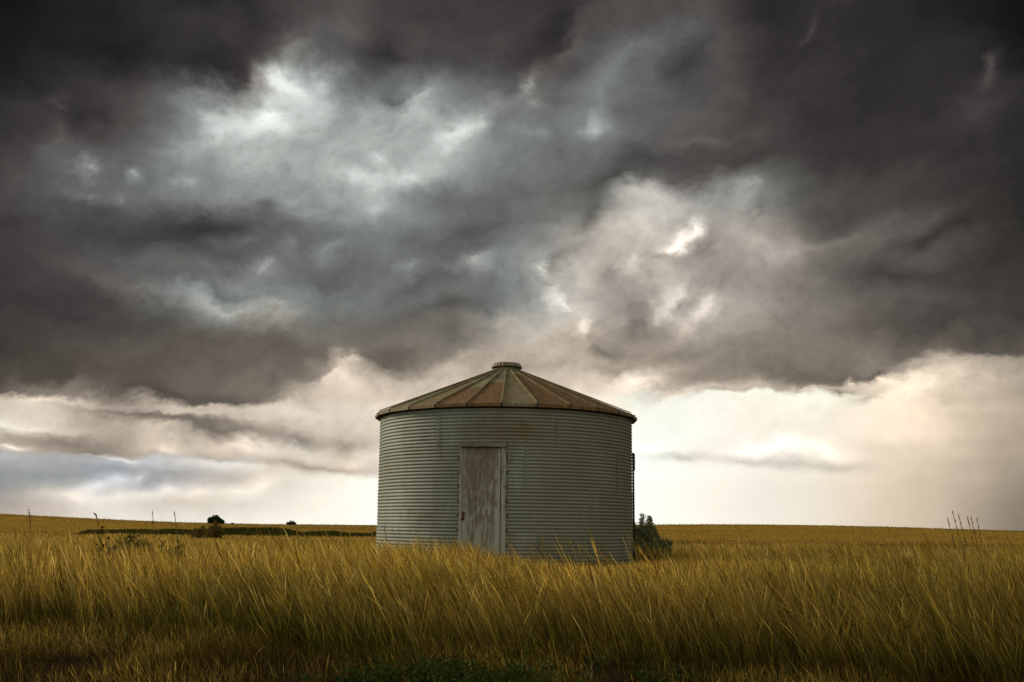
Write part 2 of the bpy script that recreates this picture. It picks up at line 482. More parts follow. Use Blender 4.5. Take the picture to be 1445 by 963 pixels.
def ground_z(x, y):
    x = np.asarray(x, dtype=float)
    y = np.asarray(y, dtype=float)
    r = np.hypot(x, y)
    z = 0.24 * sstep(9, 18, y) + 0.10 * sstep(-4, -14, y)
    z = z + (fbm(x, y, 0.45, 3) - 0.5) * 0.16 * sstep(2, 6, r) * (1 - sstep(80, 200, r)) * (0.35 + 0.65 * sstep(2.6, 4.5, np.hypot(x - SILO_X, y - SILO_Y)))
    # far land: a low swell on the left, a faint one on the right
    s = x / np.maximum(np.abs(y), 1.0)
    f = sstep(120, 420, y)
    z = z + f * (4.2 * (1 - sstep(-0.62, -0.24, s)) + 1.9 * np.exp(-((s - 0.26) / 0.22) ** 2) + 0.75)
    z = z - 0.6 * sstep(28, 110, y) * (1 - sstep(120, 420, y)) * 0.5
    z = z + (fbm(x, y, 0.012, 3) - 0.5) * 0.8 * sstep(150, 400, r)
    # behind the ridge the land falls away
    z = z - sstep(520, 1400, r) * 6.0
    return z


radii = np.concatenate([[0.0], np.geomspace(0.4, 9000, 330)])
nang = 420
ang = np.linspace(-PI, PI, nang, endpoint=False)
rr, aa = np.meshgrid(radii, ang, indexing='ij')
gx = rr * np.sin(aa)
gy = rr * np.cos(aa)
gz = ground_z(gx, gy)
gv = np.stack([gx, gy, gz], -1).reshape(-1, 3)
I = np.arange((len(radii) - 1) * nang).reshape(-1, nang)
J = np.roll(I, -1, axis=1)
gf = np.stack([I, I + nang, J + nang, J], -1).reshape(-1, 4)
gf = gf[:, ::-1]
gmat = bpy.data.materials.new("field_ground")
gmat.use_nodes = True
G = N(gmat.node_tree)
gb = gmat.node_tree.nodes['Principled BSDF']
geo = G.new('ShaderNodeNewGeometry')
P = geo.outputs['Position']
pxx, pyy, pzz = G.sep(P)
dist = G.vm('LENGTH', P)
soil_n = G.noise(P, 1.4, 8.0, 0.65)
soil = G.mix(soil_n, (0.012, 0.008, 0.005), (0.040, 0.025, 0.014))
straw_n = G.noise(G.vm('MULTIPLY', P, (1.0, 2.4, 1.0)), 7.0, 6.0, 0.7)
soil = G.mix(G.maprange(straw_n, 0.52, 0.72), soil, (0.085, 0.055, 0.018))
n1 = G.noise(G.vm('MULTIPLY', P, (0.3, 1.0, 1.0)), 0.06, 8.0, 0.62)
n2 = G.noise(G.vm('MULTIPLY', P, (0.25, 1.6, 1.0)), 0.55, 8.0, 0.7)
n3 = G.noise(G.vm('MULTIPLY', P, (0.08, 1.0, 1.0)), 0.02, 5.0, 0.6)
field = G.mix(n1, (0.26, 0.16, 0.026), (0.42, 0.275, 0.060))
field = G.mix(G.maprange(n2, 0.40, 0.60), field, (0.19, 0.11, 0.014))
field = G.mix(G.maprange(n3, 0.5, 0.68, 0.0, 0.6), field, (0.15, 0.10, 0.03))
cfin = G.mix(G.maprange(dist, 24.0, 48.0), soil, field)
G.put(gb.inputs['Base Color'], cfin)
gb.inputs['Roughness'].default_value = 1.0
gb.inputs['Specular IOR Level'].default_value = 0.0
bmp = G.new('ShaderNodeBump')
bmp.inputs['Distance'].default_value = 0.25
bmp.inputs['Strength'].default_value = 0.8
G.put(bmp.inputs['Height'], G.m('ADD', n2, G.m('MULTIPLY', straw_n, 0.3)))
G.put(gb.inputs['Normal'], bmp.outputs[0])
ground = new_obj('ground', np_mesh('ground', gv, gf, True), gmat)
tag(ground, 'golden dry field on reddish soil running out to a flat horizon', 'ground', kind='structure')


# ------------------------------------------------------------------ grass
def blade_material(name, transl=0.45, rough=0.7):
    m = bpy.data.materials.new(name)
    m.use_nodes = True
    T = N(m.node_tree)
    b = m.node_tree.nodes['Principled BSDF']
    at_ = T.new('ShaderNodeAttribute', attribute_name='tint')
    c = at_.outputs['Color']
    T.put(b.inputs['Base Color'], c)
    b.inputs['Roughness'].default_value = rough
    b.inputs['Specular IOR Level'].default_value = 0.04
    tr = T.new('ShaderNodeBsdfTranslucent')
    T.put(tr.inputs['Color'], c)
    mx = T.new('ShaderNodeMixShader')
    mx.inputs[0].default_value = transl
    T.t.links.new(b.outputs[0], mx.inputs[1])
    T.t.links.new(tr.outputs[0], mx.inputs[2])
    T.t.links.new(mx.outputs[0], m.node_tree.nodes['Material Output'].inputs[0])
    return m


grass_mat = blade_material('dry_grass', 0.55)
weed_mat = blade_material('green_leaves', 0.3, 0.95)

DRY = np.array([[0.48, 0.298, 0.048], [0.62, 0.42, 0.095], [0.35, 0.200, 0.028], [0.54, 0.36, 0.072], [0.68, 0.50, 0.17]])
GRN = np.array([[0.115, 0.125, 0.018], [0.15, 0.145, 0.022], [0.075, 0.095, 0.015]])
BRN = np.array([0.038, 0.024, 0.008])


def blades(x, y, H, width, lean, lean_dir, head, green, levels=6, z=None, rnd=rng, yaw_spread=PI):
    """ribbon stems; all arguments arrays of n. lean is the tip offset as a share of the length"""
    n = len(x)
    if z is None:
        z = ground_z(x, y)
    t = np.linspace(0, 1, levels)
    yaw = rnd.uniform(-yaw_spread, yaw_spread, n)
    wx_ = np.cos(yaw)
    wy_ = np.sin(yaw)
    bend = rnd.uniform(1.2, 2.4, n)
    kink = rnd.normal(0, 0.008, (n, levels)) * t
    off = (0.35 * t[None, :] + 0.65 * t[None, :] ** bend[:, None]) * (lean * H)[:, None]
    cx = x[:, None] + off * np.cos(lean_dir)[:, None] + kink * H[:, None]
    cy = y[:, None] + off * np.sin(lean_dir)[:, None]
    hz = np.sqrt(np.clip(1 - (lean ** 2) * 0.8, 0.1, 1))
    cz = z[:, None] + (t[None, :] * H[:, None]) * hz[:, None] - 0.01
    stem = 1 - 0.55 * t
    prof = np.repeat(stem[None, :], n, 0)
    hm = (t > 0.70)[None, :] & head[:, None]
    prof = np.where(hm, rnd.uniform(1.2, 2.1, n)[:, None] * np.array([1.0 if tt < 0.9 else 0.75 for tt in t])[None, :], prof)
    prof[:, -1] = np.where(head, 0.3, 0.05)
    w = width[:, None] * prof * 0.5
    V = np.empty((n, levels, 2, 3), dtype=np.float32)
    V[:, :, 0, 0] = cx - w * wx_[:, None]
    V[:, :, 0, 1] = cy - w * wy_[:, None]
    V[:, :, 1, 0] = cx + w * wx_[:, None]
    V[:, :, 1, 1] = cy + w * wy_[:, None]
    V[:, :, :, 2] = cz[:, :, None]
    base = np.arange(n)[:, None] * levels * 2 + np.arange(levels - 1)[None, :] * 2
    F = np.stack([base, base + 1, base + 3, base + 2], -1).reshape(-1, 4)
    dcol = DRY[rnd.integers(0, len(DRY), n)]
    gcol = GRN[rnd.integers(0, len(GRN), n)]
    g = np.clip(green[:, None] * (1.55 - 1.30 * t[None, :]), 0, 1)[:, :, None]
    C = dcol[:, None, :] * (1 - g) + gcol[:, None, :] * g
    b = np.clip(1.15 - t * 1.6, 0, 1)[None, :, None] * rnd.uniform(0.5, 1, n)[:, None, None]  # brown stem bases, darkened to paint the shade among the stems
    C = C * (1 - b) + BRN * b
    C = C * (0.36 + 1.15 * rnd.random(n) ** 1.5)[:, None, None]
    C = np.repeat(C[:, :, None, :], 2, axis=2)
    return V.reshape(-1, 3), F, C.reshape(-1, 3)


def merge(parts):
    Vs, Fs, Cs, o = [], [], [], 0
    for V, F, C in parts:
        Vs.append(V)
        Fs.append(F + o)
        Cs.append(C)
        o += len(V)
    return np.concatenate(Vs), np.concatenate(Fs), np.concatenate(Cs)


def stuff_from(name, parts, mat, label, cat):
    V, F, C = merge(parts)
    o = new_obj(name, np_mesh(name, V, F, False, {'tint': C}), mat)
    tag(o, label, cat, kind='stuff')
    return o


def scatter(n, y0, y1, half=0.62, extra=2.5):
    """points in the wedge in front of the camera with even density per square metre"""
    y = np.sqrt(rng.uniform(0, 1, n * 2) * (y1 ** 2 - y0 ** 2) + y0 ** 2)[:n]
    hw = y * half + extra
    x = rng.uniform(-1, 1, n) * hw
    return x, y


def in_silo(x, y, r=2.80):
    return np.hypot(x - SILO_X, y - SILO_Y) < r


def front_edge(x):
    return 10.7 + (fbm(x, x * 0, 0.5, 3) - 0.5) * 2.0 - 1.9 * sstep(-2.4, -0.8, x) - 0.2 * sstep(1.0, 5.0, x)


# the tall stand between the track and the silo: tussocks of stems with gaps between
def tussocks(n, y0, y1, per, spread):
    tx, ty = scatter(n, y0, y1)
    tw = rng.gamma(2.2, 0.5, n)
    k_ = np.repeat(np.arange(n), np.maximum(1, (per * tw).astype(int)))
    m_ = len(k_)
    a_ = rng.uniform(0, 2 * PI, m_)
    r_ = spread * np.sqrt(rng.random(m_)) * rng.uniform(0.5, 1.3, n)[k_]
    return tx[k_] + r_ * np.cos(a_), ty[k_] + r_ * np.sin(a_), k_, n


DARK_SPOTS = [(1010, 9.6, 0.35), (1380, 9.8, 0.5), (760, 9.5, 0.25), (560, 10.2, 0.3), (215, 17.0, 0.85), (1130, 12.6, 0.55), (1290, 13.5, 0.6), (1180, 14.0, 0.5)]


def tall_stand(ntus, per, y0, y1):
    x, y, tid, nt = tussocks(ntus, y0, y1, per, 0.16)
    hT = rng.normal(1.0, 0.13, nt)[tid]
    lT = rng.normal(0, 0.09, nt)[tid]
    gT = rng.normal(0, 0.16, nt)[tid]
    dT = rng.normal(0, 0.35, nt)[tid]
    bT = np.clip(rng.normal(1.0, 0.16, nt), 0.6, 1.4)[tid]
    n = len(x)
    keep = (y > front_edge(x) + rng.normal(0, 0.22, n)) & ~in_silo(x, y)
    foot = (np.hypot(x - SILO_X, y - SILO_Y) < 4.6) & (x > SILO_X + 0.3)
    keep &= ~(foot & (rng.random(n) < 0.50))
    for (a_, b_, r_) in DARK_SPOTS:
        keep &= ~((np.hypot(x - at(a_, b_), (y - b_) * 0.6) < r_) & (rng.random(n) < 0.72))
    x, y, hT, lT, gT, dT, bT, foot = [q[keep] for q in (x, y, hT, lT, gT, dT, bT, foot)]
    m = len(x)
    patch = fbm(x, y, 0.33, 3, 21.0)
    H = (0.44 + 0.60 * patch) * hT * rng.uniform(0.55, 1.12, m)
    H = np.where(foot, H * 0.80, H)
    H *= 1.0 + 0.16 * sstep(4, 9, np.abs(x)) * (1 - sstep(15, 19, y))
    # the stand is lower towards the wall and thins out right of the door
    sl = x / y * 1000
    dep = np.interp(sl, [-520, -340, -140, -75, -35, 0, 80, 125, 190, 520], [26, 29, 26, 15, 19, 36, 52, 46, 37, 32]) / 1435
    cap_h = (EYE - ground_z(x, y)) - dep * y
    H = np.minimum(H, cap_h * rng.uniform(0.66, 1.12, m) * 1.03)
    wind = fbm(x, y, 0.25, 2, 44.0)
    lean = np.clip(rng.normal(0.10 + 0.36 * wind, 0.10, m) + lT, 0.0, 0.7)
    ld = PI + rng.normal(0.0, 0.35, m) + dT
    flip = rng.random(m) < 0.12
    ld = np.where(flip, ld + PI, ld)
    lean = np.where(flip, lean * 0.5, lean)
    head = rng.random(m) < 0.6
    gp = sstep(0.46, 0.58, fbm(x, y, 0.42, 3, 70.0))
    nearness = 1 - sstep(9.5, 14.5, y)
    green = np.clip(0.26 + 0.28 * nearness + 0.70 * gp + 0.18 * sstep(1.5, 4.0, x) + gT + rng.normal(0, 0.15, m), 0, 1)
    width = rng.uniform(0.0030, 0.0066, m)
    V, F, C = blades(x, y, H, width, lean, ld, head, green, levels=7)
    vignette = (1.30 - 0.56 * nearness) * (1 - 0.22 * sstep(3.5, 8.5, np.abs(x)))  # light falloff painted into stem colour: dimmer near the camera and sides
    return V, F, C * np.repeat(bT * vignette, 14)[:, None]


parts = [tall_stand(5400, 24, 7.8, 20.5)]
# leafy lower growth that fills between the stems
x, y = scatter(100000, 8.0, 20.5)
k = (y > front_edge(x) + rng.normal(0, .2, len(x))) & ~in_silo(x, y)
x, y = x[k], y[k]
m = len(x)
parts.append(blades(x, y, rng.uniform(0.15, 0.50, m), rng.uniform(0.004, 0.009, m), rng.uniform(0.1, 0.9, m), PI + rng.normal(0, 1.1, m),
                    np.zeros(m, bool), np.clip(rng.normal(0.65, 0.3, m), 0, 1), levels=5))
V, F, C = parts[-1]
parts[-1] = (V, F, C * np.array([0.42, 0.52, 0.45]))  # fill blades darkened, painting in the shade low in the stand
# odd long arching stems
m = 1400
x, y = scatter(m, 8.6, 18.5)
k = (y > front_edge(x)) & ~in_silo(x, y, 3.2)
x, y = x[k], y[k]
m = len(x)
parts.append(blades(x, y, rng.uniform(0.75, 1.05, m), rng.uniform(0.005, 0.009, m), rng.uniform(0.15, 0.85, m), PI + rng.normal(0, 0.4, m),
                    np.ones(m, bool), np.clip(rng.normal(0.1, 0.1, m), 0, 1), levels=10))
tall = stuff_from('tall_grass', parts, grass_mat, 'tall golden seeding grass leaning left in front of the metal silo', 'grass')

# grass behind and beside the silo, out towards the field
parts = []
for (n, y0, y1, wm, hm, h0) in ((90000, 20.5, 34, 1.3, 0.66, 0), (80000, 34, 50, 2.0, 0.52, 0), (60000, 50, 98, 4.0, 0.36, 0)):
    x, y = scatter(n, y0, y1)
    d = fbm(x, y, 0.25, 3, 9.0)
    k = (d > 0.40 + 0.12 * rng.random(n)) & ~in_silo(x, y) & ((y < 47 + 6 * fbm(x, y, 0.2, 3)) | (x < at(700, y) if y0 > 40 else True))
    x, y, d = x[k], y[k], d[k]
    m = len(x)
    gp = sstep(0.52, 0.68, fbm(x, y, 0.12, 3, 55.0))
    parts.append(blades(x, y, hm * (0.6 + 0.5 * d) * rng.uniform(0.5, 1.05, m), rng.uniform(0.004, 0.008, m) * wm, rng.uniform(0.1, 0.55, m),
                        PI + rng.normal(0, 0.7, m), rng.random(m) < 0.5, np.clip(0.12 + 0.5 * gp + rng.normal(0, 0.12, m), 0, 1), levels=5))
stuff_from('field_grass', parts, grass_mat, 'paler shorter golden grass spreading behind the silo into the field', 'grass')

n = 42000
x = rng.uniform(at(700, 52), at(1560, 52), n)
ed = 50 + 4 * (fbm(x, x * 0, 0.08, 3) - 0.5)
y = ed + np.abs(rng.normal(0, 1.6, n))
k = fbm(x, y, 0.5, 3, 17.0) > 0.42 + 0.1 * rng.random(n)
x, y = x[k], y[k]
m = len(x)
V, F, C = blades(x, y, rng.uniform(0.12, 0.50, m), rng.uniform(0.012, 0.026, m), rng.uniform(0.1, 0.8, m), PI + rng.normal(0, 1.0, m),
                 np.zeros(m, bool), rng.uniform(0.2, 0.7, m), levels=4)
stuff_from('field_margin', [(V, F, C * np.array([0.32, 0.26, 0.25]))], grass_mat, 'ragged brown line of weeds where the rough grass meets the crop at right', 'weeds')

parts = []
for (n, y0, y1, hh, ww) in ((70000, 56, 120, 0.22, 0.035), (60000, 120, 260, 0.34, 0.07), (60000, 260, 520, 0.55, 0.13)):
    x, y = scatter(n, y0, y1, 0.56, 2.0)
    rows_f = 0.5 + 0.5 * np.sin((y + 0.12 * x) * (2 * PI / (5.0 + y0 * 0.06)))
    d = 0.6 * fbm(x * 0.35, y, 0.10 if y0 < 200 else 0.05, 4, 12.0) + 0.4 * rows_f * vnoise(x * 0.3, y, 0.08)
    k = (d > 0.30 + 0.25 * rng.random(n)) & (((y - 106) ** 2 > 16) | (x > at(640, y)))
    x, y, d = x[k], y[k], d[k]
    m = len(x)
    V, F, C = blades(x, y, hh * rng.uniform(0.35, 1.0, m), ww * rng.uniform(0.6, 1.2, m), rng.uniform(0.1, 0.8, m), PI + rng.normal(0, 1.0, m),
                     np.zeros(m, bool), np.clip(rng.normal(0.05, 0.1, m), 0, 1), levels=3)
    tone = np.clip(0.30 + 1.35 * fbm(x * 0.22, y, 0.035, 4, 61.0), 0.45, 1.3)
    parts.append((V, F, C * np.array([0.86, 0.90, 1.1]) * np.repeat(tone, 6)[:, None]))
stuff_from('crop', parts, grass_mat, 'even low golden crop reaching from the rough grass to the horizon', 'crop')

# short verge nearest the camera
x, y = scatter(75000, 6.5, 12.0)
d = fbm(x, y, 0.9, 3, 31.0)
k = (d > 0.36 + 0.16 * rng.random(len(x))) & (y < front_edge(x) + 0.6)
x, y, d = x[k], y[k], d[k]
m = len(x)
V1 = blades(x, y, (0.10 + 0.22 * d) * rng.uniform(0.5, 1.2, m), rng.uniform(0.003, 0.006, m), rng.uniform(0.1, 0.9, m), PI + rng.normal(0, 1.2, m),
            rng.random(m) < 0.2, np.clip(rng.normal(0.25, 0.25, m), 0, 1), levels=5)
V1 = (V1[0], V1[1], V1[2] * (np.array([0.44, 0.45, 0.44]) * np.repeat(0.45 + 0.9 * sstep(0.45, 0.62, fbm(x, y, 0.7, 3, 90.0)), 10)[:, None]))  # verge colour dimmed overall, painting in the dark foreground falloff
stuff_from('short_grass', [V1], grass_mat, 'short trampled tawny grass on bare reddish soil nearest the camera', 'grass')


# ------------------------------------------------------------------ leafy clumps (weeds, bush, trees)
def leaf_quads(P, size, col_a, col_b, rnd, elong=1.6, upright=0.0):
    n = len(P)
    d1 = rnd.normal(0, 1, (n, 3))
    d1[:, 2] += upright
    d1 /= np.linalg.norm(d1, axis=1)[:, None]
    d2 = np.cross(d1, rnd.normal(0, 1, (n, 3)))
    d2 /= np.linalg.norm(d2, axis=1)[:, None]
    s = (size * rnd.uniform(0.6, 1.3, n))[:, None]
    a = d1 * s * elong * 0.5
    b = d2 * s * 0.5
    V = np.stack([P - a, P - a * 0.1 + b, P + a, P - a * 0.1 - b], 1).reshape(-1, 3)
    F = np.arange(n * 4).reshape(-1, 4)
    t = rnd.random(n)[:, None]
    C = np.array(col_a) * (1 - t) + np.array(col_b) * t
    return V, F, np.repeat(C, 4, axis=0)


# low green weeds at the very front, and beside the bare patch
P_, S_ = [], []
r2 = np.random.default_rng(8)
for (pcx, Y, sx, cnt, hh) in ((640, 8.3, 0.60, 34, 0.12), (560, 8.5, 0.35, 10, 0.10), (740, 8.3, 0.25, 6, 0.10), (1160, 8.4, 0.5, 8, 0.10), (905, 8.4, 0.3, 6, .1)):
    for _ in range(cnt):
        bx = at(pcx, Y) + r2.normal(0, sx)
        by = Y + r2.normal(0, 0.35)
        nn = 90
        q = r2.normal(0, 1, (nn, 3)) * np.array([0.08, 0.08, hh * 0.5]) + np.array([bx, by, 0])
        q[:, 2] = ground_z(q[:, 0], q[:, 1]) + np.abs(r2.normal(0, hh * 0.6, nn)) + 0.01
        P_.append(q)
P_ = np.concatenate(P_)
stuff_from('ground_weeds', [leaf_quads(P_, 0.022, (0.018, 0.030, 0.008), (0.045, 0.065, 0.014), r2, 2.2)], weed_mat,
           'low leafy dark green weeds at the foot of the tall grass', 'weeds')

# dark strip of scrub across the field on the left
r3 = np.random.default_rng(9)
n = 90000
xa, xb = at(120, 105), at(640, 105)
x = r3.uniform(xa, xb, n)
cen = 106 + 3 * (fbm(x, x * 0, 0.05, 3) - 0.5)
y = cen + r3.normal(0, 1.8, n)
top = (0.20 + 1.35 * fbm(x, x * 0, 0.22, 5, 3.0) ** 1.3) * (0.60 + .40 * sstep(xa, xa + 9, x)) * np.exp(-((y - cen) / 3.2) ** 2)
top = np.minimum(top, 0.72 + 0.22 * fbm(x, x * 0, 0.5, 3, 8.0))
P_ = np.stack([x, y, ground_z(x, y) + r3.random(n) ** 0.7 * top], -1)
stuff_from('scrub_strip', [leaf_quads(P_, 0.15, (0.022, 0.030, 0.007), (0.095, 0.085, 0.02), r3, 1.9, 0.9)], weed_mat,
           'dark green strip of scrub crossing the field left of the silo', 'scrub')


def stem_mesh(name, paths, r0, r1, sides=5):
    """one tapered tube per path, merged: paths is a list of (k,3) arrays"""
    Vs, Fs, o = [], [], 0
    for pth in paths:
        pth = np.asarray(pth, dtype=float)
        k_ = len(pth)
        tan = np.gradient(pth, axis=0)
        tan /= np.linalg.norm(tan, axis=1)[:, None] + 1e-9
        ref = np.array([0.3, 1.0, 0.1])
        a = np.cross(tan, ref)
        a /= np.linalg.norm(a, axis=1)[:, None] + 1e-9
        b = np.cross(tan, a)
        rad = np.linspace(r0, r1, k_)[:, None, None]
        th = np.linspace(0, 2 * PI, sides, endpoint=False)
        ring = pth[:, None, :] + rad * (a[:, None, :] * np.cos(th)[None, :, None] + b[:, None, :] * np.sin(th)[None, :, None])
        Vs.append(ring.reshape(-1, 3))
        i = np.arange(k_ - 1)[:, None] * sides + np.arange(sides)[None, :]
        j = np.arange(k_ - 1)[:, None] * sides + (np.arange(sides)[None, :] + 1) % sides
        Fs.append(np.stack([i, j, j + sides, i + sides], -1).reshape(-1, 4) + o)
        o += k_ * sides
    return np_mesh(name, np.concatenate(Vs), np.concatenate(Fs), True)


def simple_mat(name, color, rough=0.9, vary=None, scale=8.0):
    m_ = bpy.data.materials.new(name)
    m_.use_nodes = True
    T = N(m_.node_tree)
    b = m_.node_tree.nodes['Principled BSDF']
    tcn = T.new('ShaderNodeTexCoord')
    nn = T.noise(tcn.outputs['Object'], scale, 6.0, 0.6)
    T.put(b.inputs['Base Color'], T.mix(nn, tuple(c * 0.6 for c in color), vary or tuple(min(1, c * 1.35) for c in color)))
    b.inputs['Roughness'].default_value = rough
    b.inputs['Specular IOR Level'].default_value = 0.2
    return m_


bark_mat = simple_mat('bark', (0.06, 0.04, 0.028))


def brushy_plant(name, loc, plumes, label, cat, leaf, ca, cb, seed, per=260, group=None):
    """shrub of upright feathery plumes. plumes: (dx, dy, height, radius, leanx)"""
    r = np.random.default_rng(seed)
    root = empty(name, loc)
    Pts, paths = [], []
    for (px_, py_, h, rad, lx) in plumes:
        nb = max(3, int(7 * rad / 0.15))
        for _ in range(nb):
            a = r.uniform(0, 2 * PI)
            rr_ = rad * math.sqrt(r.random())
            hh = h * r.uniform(0.62, 1.0) * (1 - 0.35 * (rr_ / rad) ** 2)
            tip = np.array([px_ + rr_ * 1.1 * math.cos(a) + lx, py_ + rr_ * 1.1 * math.sin(a), hh])
            bs = np.array([px_ * 0.35, py_ * 0.35, -0.02])
            mid = np.array([px_ * 0.75 + rr_ * .6 * math.cos(a), py_ * 0.75 + rr_ * .6 * math.sin(a), hh * 0.45])
            tt = np.linspace(0, 1, 8)[:, None]
            pth = (1 - tt) ** 2 * bs + 2 * tt * (1 - tt) * mid + tt ** 2 * tip
            paths.append(pth)
            q = r.uniform(0.12, 1.0, per)[:, None]
            c = (1 - q) ** 2 * bs + 2 * q * (1 - q) * mid + q ** 2 * tip
            spread = (0.42 * rad * (1.15 - q) + 0.026)
            Pts.append(c + r.normal(0, 1, (per, 3)) * spread)
    Pts = np.concatenate(Pts)
    Pts = Pts[Pts[:, 2] > 0.02]
    V, F, C = leaf_quads(Pts, leaf, ca, cb, r, 3.4, 1.6)
    new_obj('foliage', np_mesh('foliage', V, F, False, {'tint': C}), weed_mat, root)
    new_obj('stem', stem_mesh('stem', paths, 0.006, 0.0015), bark_mat, root)
    tag(root, label, cat, group)
    return root


BY = 24.6
bx = at(908, BY)
brushy_plant('shrub', (bx, BY, float(ground_z(bx, BY))),
             [(-0.26, 0, 1.20, 0.13, 0), (-0.14, 0.1, 1.30, 0.11, -.02), (-0.04, 0.1, 1.38, 0.10, 0.0), (0.06, -0.05, 1.28, 0.11, 0.0), (0.14, 0, 1.36, 0.09, 0.02), (0.24, 0, 1.16, 0.12, 0.03),
              (-0.10, 0, 1.15, 0.24, 0), (0.10, 0, 1.12, 0.24, 0), (0.26, .05, 1.0, 0.2, 0.02), (0.36, 0, 1.0, 0.10, 0.05), (0.44, 0, 1.08, 0.08, 0.06), (0.50, 0.05, 0.9, 0.11, 0.08), (0.40, 0, 0.7, 0.2, 0.06), (-0.2, 0.1, 0.8, 0.26, 0), (0.2, 0, .7, .26, 0)],
             'dark grey green feathery bush tucked against the right side of the silo', 'bush', 0.024,
             (0.11, 0.12, 0.060), (0.30, 0.31, 0.16), 4, per=700)

# weeds standing in the grass on the left
for i, (pxx_, Y, w_, h_, lab) in enumerate((
        (186, 17.5, 0.50, 0.86, 'broad dark green weed clump half hidden in the grass, left of the other clump'),
        (244, 16.5, 0.42, 0.78, 'low dark green weed clump in the grass, the one nearer the silo'))):
    X = at(pxx_, Y)
    pl = [(dx_ * w_, dy_ * 0.2, h_ * (1 - 0.35 * abs(dx_)), 0.22, 0) for dx_, dy_ in ((-1, 0), (-.5, 1), (0, 0), (.5, -1), (1, 0))]
    brushy_plant('weed_clump', (X, Y, float(ground_z(X, Y))), pl, lab, 'weed', 0.026, (0.035, 0.042, 0.012), (0.10, 0.10, 0.03), 20 + i, per=160,
                 group='dark weeds in the grass on the left')
for i, (pxx_, Y, h_, lab) in enumerate(((283, 62, 1.05, 'smaller brown brushy tuft beside the dark scrub, left of two'),
                                        (303, 60, 1.25, 'taller brown brushy tuft in the grass below the bigger far tree'))):
    X = at(pxx_, Y)
    brushy_plant('weed_tuft', (X, Y, float(ground_z(X, Y))), [(0, 0, h_, 0.30, 0), (0.25, 0, h_ * .8, 0.25, 0), (-.25, 0, h_ * .75, .25, 0)], lab, 'weed', 0.06,
                 (0.10, 0.07, 0.02), (0.20, 0.14, 0.04), 30 + i, per=140, group='brown tufts before the dark scrub')

# thistle with a round head
X, Y = at(146, 15.0), 15.0
root = empty('thistle', (X, Y, float(ground_z(X, Y))))
root.scale = (0.9, 0.9, 1.0)
tt = np.linspace(0, 1, 8)[:, None]
pth = np.array([[0, 0, 0]]) + tt * np.array([[-0.02, 0, 0.93]]) + np.sin(tt * 3) * np.array([[0.02, 0, 0]])
br = [pth] + [np.array([[0, 0, z0], [s_ * 0.05, 0, z0 + 0.06], [s_ * 0.09, 0.01, z0 + 0.16]]) for s_, z0 in ((1, .62), (-1, .70), (1, .45))]
new_obj('stem', stem_mesh('stem', br, 0.007, 0.004), simple_mat('thistle_stem', (0.05, 0.045, 0.02)), root)
for c in (pth[-1], br[1][-1], br[2][-1]):
    q = r3.normal(0, 1, (140, 3))
    q = q / np.linalg.norm(q, axis=1)[:, None] * 0.014 + c
    V, F, C = leaf_quads(q, 0.012, (0.03, 0.03, 0.012), (0.07, 0.06, 0.02), r3, 1.8)
    new_obj('flower_head', np_mesh('flower_head', V, F, False, {'tint': C}), weed_mat, root)
q = np.stack([r3.normal(0, .035, 90), r3.normal(0, .035, 90), r3.uniform(0.25, 0.7, 90)], -1)
V, F, C = leaf_quads(q, 0.022, (0.03, 0.04, 0.012), (0.08, 0.08, 0.02), r3, 2.4)
new_obj('leaves', np_mesh('leaves', V, F, False, {'tint': C}), weed_mat, root)
tag(root, 'single dark thistle with round heads standing above the grass at left', 'thistle')

# single tall stalks that reach the sky
stalk_mat = simple_mat('stalk', (0.24, 0.16, 0.06))


def stalk(px_top, py_top, Y, px_bot, label, group, curl=0.0):
    d = px_dir(px_top, py_top)
    top = np.array([0, 0, EYE]) + d * (Y / d[1])
    xb = at(px_bot, Y)
    zb = float(ground_z(xb, Y))
    tt = np.linspace(0, 1, 12)
    xs = xb + (top[0] - xb) * (0.3 * tt + 0.7 * tt ** 2)
    zs = zb + (top[2] - zb) * (tt - curl * tt ** 6 * 0.12) / (1 - curl * 0.12)
    pth = np.stack([xs - xb, np.zeros(12), zs - zb], -1)
    o = new_obj('grass_stalk', stem_mesh('grass_stalk', [pth], 0.0034, 0.0018, 5), stalk_mat)
    # slim seed head
    o.location = (xb, Y, zb)
    r_ = np.random.default_rng(int(px_top))
    hd = pth[-4:]
    tq = r_.uniform(0, 1, 90)
    q = np.stack([np.interp(tq * 3, range(4), hd[:, k_]) for k_ in range(3)], -1) + r_.normal(0, 0.003, (90, 3))
    V, F, C = leaf_quads(q, 0.008, (0.16, 0.10, 0.04), (0.24, 0.16, 0.06), r_, 3.0, 2.0)
    s_ = new_obj('seed_head', np_mesh('seed_head', V, F, False, {'tint': C}), grass_mat, o)
    tag(o, label, 'grass stalk', group)
    return o


